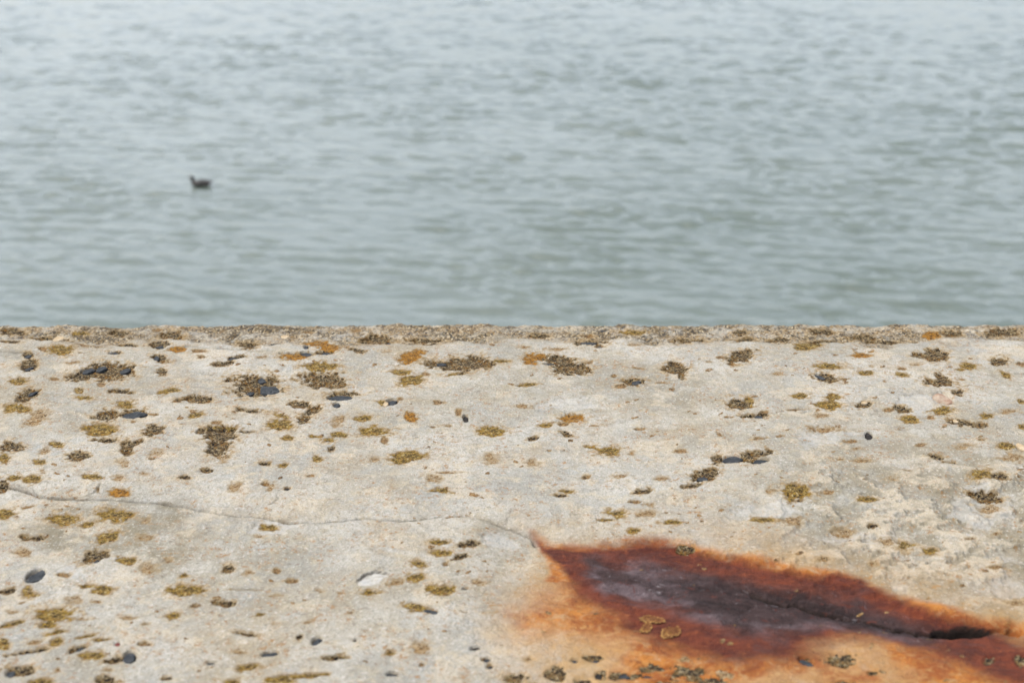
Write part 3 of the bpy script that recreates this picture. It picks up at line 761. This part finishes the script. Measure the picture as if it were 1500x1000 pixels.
MATS = {'S': M_SLATE, 'K': M_BLACK, 'R': M_PINK, 'Q': M_REDS, 'C': M_CREAM}
for k, (cx, cy, lw, lh, tl) in STONE:
    p = pt(cx, cy)
    sxp = CAM_Z and np.linalg.norm(pt(cx + 1, cy) - p)
    syp = np.linalg.norm(pt(cx, cy + 1) - pt(cx, cy - 1)) / 2
    t = R(tl)
    u = np.array((math.cos(t) * sxp, math.sin(t) * syp)) * lw / 2
    v_ = np.array((-math.sin(t) * sxp, math.cos(t) * syp)) * lh / 2
    ra, rb = np.linalg.norm(u), np.linalg.norm(v_)
    hz = min(.009, .42 * min(ra, rb))
    w3, fcs = chip(rng, .12 if k == 'S' else .5)
    out = np.stack([w3[:, 0] * u[0] + w3[:, 1] * v_[0], w3[:, 0] * u[1] + w3[:, 1] * v_[1], w3[:, 2] * hz], -1)
    base = float(zat(np.array([p[0]]), np.array([p[1]]))[0])
    j, i = np.searchsorted(xs, p[0]), min(np.searchsorted(ys, p[1]), NY - 1)
    flush = ZB[i, min(j, NX - 1)]
    me = bpy.data.meshes.new('pebble'); me.from_pydata([tuple(q) for q in out], [], fcs); me.update()
    o = link('pebble', me, MATS[k])
    o.location = (p[0], p[1], flush - .0010 - hz * 1.0 + (.0012 if k in 'RC' else 0))
    to_wall(o)
    if k == 'R': o['label'] = 'pink granite pebble beside a white mark'
    if k == 'Q': o['label'] = 'small dark red pebble'

# ---- the body of the wall below its top
def box(name, x0, x1, y0, y1, z0, z1, mat):
    v = [(x, y, z) for z in (z0, z1) for y in (y0, y1) for x in (x0, x1)]
    q = [(0, 2, 3, 1), (4, 5, 7, 6), (0, 1, 5, 4), (2, 6, 7, 3), (0, 4, 6, 2), (1, 3, 7, 5)]
    return link(name, mesh_np(name, v, q, smooth=False), mat)
to_wall(box('wall_body', -30, 30, NEAR_Y, EDGE_Y + .002, -8.0, -.06, M_FACE))
o = box('promenade', -30, 30, -14, NEAR_Y - .004, -8.0, -1.12, M_PAVE)
o['kind'] = 'structure'
# the near upright lip of the top sheet
v = np.concatenate([np.stack([xs, np.full(NX, NEAR_Y), Z[0]], -1), np.stack([xs, np.full(NX, NEAR_Y - .002), np.full(NX, -.08)], -1)])
i = np.arange(NX - 1)
to_wall(link('near_edge', mesh_np('near_edge', v, np.stack([i + NX, i + NX + 1, i + 1, i], -1)), M_FACE))

# ------------------------------------------------------------------ sea
SEA_Z = -6.2
duck_p = pt(296, 272, SEA_Z)
ny_, nx_ = 900, 640
yy = np.concatenate([np.linspace(EDGE_Y, 14, 30)[:-1], 14 * (75 / 14) ** np.linspace(0, 1, ny_), 75 * (6000 / 75) ** np.linspace(0, 1, 70)[1:]])
sf_ = np.linspace(-1, 1, nx_)
so = grow(1, 40, 40, .01)
ss_ = np.concatenate([-so[::-1], sf_, so])
wid = 4 + .42 * np.minimum(yy, 200) + .6 * np.maximum(yy - 200, 0)
SX = ss_[None, :] * wid[:, None]
SY = np.repeat(yy[:, None], len(ss_), 1)
rs = np.random.RandomState(11)
SZ = np.zeros_like(SX)
dxl = (wid * 2 / nx_)[:, None]; dyl = np.gradient(yy)[:, None]
cell = np.maximum(dxl, dyl)
def skew(p): return np.sin(p + .55 * np.sin(p))      # ripples steeper on the side that faces the wall
for n in range(64):
    lam = .21 * (1.0 / .21) ** rs.rand()
    th = R(62) + rs.randn() * R(25)
    kx, ky = math.cos(th) * 2 * math.pi / lam, math.sin(th) * 2 * math.pi / lam
    A = .0057 * lam ** 1.0 * (.4 + 1.2 * rs.rand())
    fade = sstep(2.2, 4.5, lam / cell)
    SZ += A * fade * skew(kx * SX + ky * SY + rs.rand() * 6.283)
gust = (.75 + .5 * fbm(SX, SY * .6, 9.0, 3, 83)) * (.65 + .65 * sstep(-.25, .35, fbm(SX * .6, SY, 1.1, 3, 84)))
SZ *= gust
# slight wake behind the duck
wk = (SX - duck_p[0]); wl = (SY - duck_p[1])
for sgn in (-1, 1):
    d = wl - sgn * .32 * (wk - .1)
    SZ += .018 * np.exp(-(d / .12) ** 2) * sstep(.0, .3, wk) * np.exp(-np.maximum(wk, 0) / .9)
dd = np.hypot(wk, wl)
SZ *= 1 - .3 * np.exp(-(dd / .28) ** 2)
me = mesh_np('sea', np.stack([SX, SY, SZ + SEA_Z], -1).reshape(-1, 3), grid_quads(*SX.shape))
o = link('sea', me, M_SEA)
o['kind'] = 'structure'

# ------------------------------------------------------------------ duck
def loft(path, n=20, cap=True):
    """path of (x, z, half width, half height) rings in the XZ plane"""
    P = np.array(path, float)
    vs = []
    for i in range(len(P)):
        a_, b_ = P[max(i - 1, 0)], P[min(i + 1, len(P) - 1)]
        t = np.array((b_[0] - a_[0], b_[1] - a_[1])); t /= np.linalg.norm(t)
        nrm = np.array((-t[1], t[0]))
        for j in range(n):
            an = 2 * math.pi * j / n
            c_, s_ = math.cos(an), math.sin(an)
            vs.append((P[i, 0] + nrm[0] * s_ * P[i, 3], c_ * P[i, 2], P[i, 1] + nrm[1] * s_ * P[i, 3]))
    q = [(i * n + j, i * n + (j + 1) % n, (i + 1) * n + (j + 1) % n, (i + 1) * n + j) for i in range(len(P) - 1) for j in range(n)]
    me = bpy.data.meshes.new('loft')
    f = q + [tuple(range(n - 1, -1, -1)), tuple(range((len(P) - 1) * n, len(P) * n))]
    me.from_pydata(vs, [], f)
    me.polygons.foreach_set('use_smooth', [True] * len(f))
    me.update()
    return me
def dense(path, k=5):
    P = np.array(path, float); t = np.arange(len(P)); tt = np.linspace(0, len(P) - 1, (len(P) - 1) * k + 1)
    out = np.zeros((len(tt), 4))
    m = np.gradient(P, axis=0)
    for i, s_ in enumerate(tt):
        a_ = min(int(s_), len(P) - 2); u = s_ - a_
        h0, h1, h2, h3 = 2*u**3-3*u**2+1, u**3-2*u**2+u, -2*u**3+3*u**2, u**3-u**2
        out[i] = h0*P[a_] + h1*m[a_] + h2*P[a_+1] + h3*m[a_+1]
    return out
M_FEATH = plain_mat('brown_feathers', srgb(64, 52, 40), srgb(34, 29, 25), 40, .75)
M_WING = plain_mat('dark_wing_feathers', srgb(46, 38, 32), srgb(30, 26, 24), 50, .7)
M_HEAD = plain_mat('head_feathers', srgb(70, 62, 52), srgb(44, 38, 34), 60, .7)
M_BILL = plain_mat('bill', srgb(96, 84, 48), srgb(70, 62, 44), 60, .5)
M_EYE = plain_mat('eye', srgb(14, 12, 10), srgb(10, 10, 10), 10, .2)
duck = bpy.data.objects.new('duck', None)
COL.objects.link(duck)
duck.location = (duck_p[0], duck_p[1], SEA_Z)
duck['label'] = 'small dark duck swimming to the left on the grey sea'
duck['category'] = 'duck'
body = [(.22, .082, .014, .006), (.18, .074, .042, .020), (.12, .052, .074, .044), (.03, .036, .092, .062), (-.05, .034, .092, .070),
        (-.115, .042, .078, .070), (-.158, .070, .058, .056), (-.174, .104, .042, .042), (-.180, .134, .037, .038), (-.192, .158, .038, .040), (-.214, .166, .034, .036), (-.238, .160, .020, .021), (-.246, .157, .011, .012)]
link('body', loft(dense(body)), M_FEATH, duck)
link('bill', loft(dense([(-.234, .157, .016, .014), (-.254, .152, .015, .009), (-.277, .146, .016, .006), (-.289, .144, .011, .003)])), M_BILL, duck)
link('tail', loft(dense([(.150, .080, .034, .012), (.20, .094, .036, .007), (.235, .108, .020, .003)])), M_WING, duck)
for sgn in (-1, 1):
    me = loft(dense([(-.10, .070, .006, .020), (-.06, .070, .018, .046), (.02, .070, .020, .050), (.10, .078, .016, .034), (.17, .092, .007, .010), (.19, .098, .002, .004)]))
    o = link('wing', me, M_WING, duck)
    o.location = (0, sgn * .080, 0); o.rotation_euler = (0, 0, 0)
    for v in me.vertices:
        v.co.y -= sgn * .30 * max(0, v.co.x) + sgn * .45 * max(0, v.co.z - .06)
    bm = bmesh.new(); bmesh.ops.create_uvsphere(bm, u_segments=10, v_segments=8, radius=.005)
    me = bpy.data.meshes.new('eye'); bm.to_mesh(me); bm.free()
    o = link('eye', me, M_EYE, duck); o.location = (-.216, sgn * .033, .174)
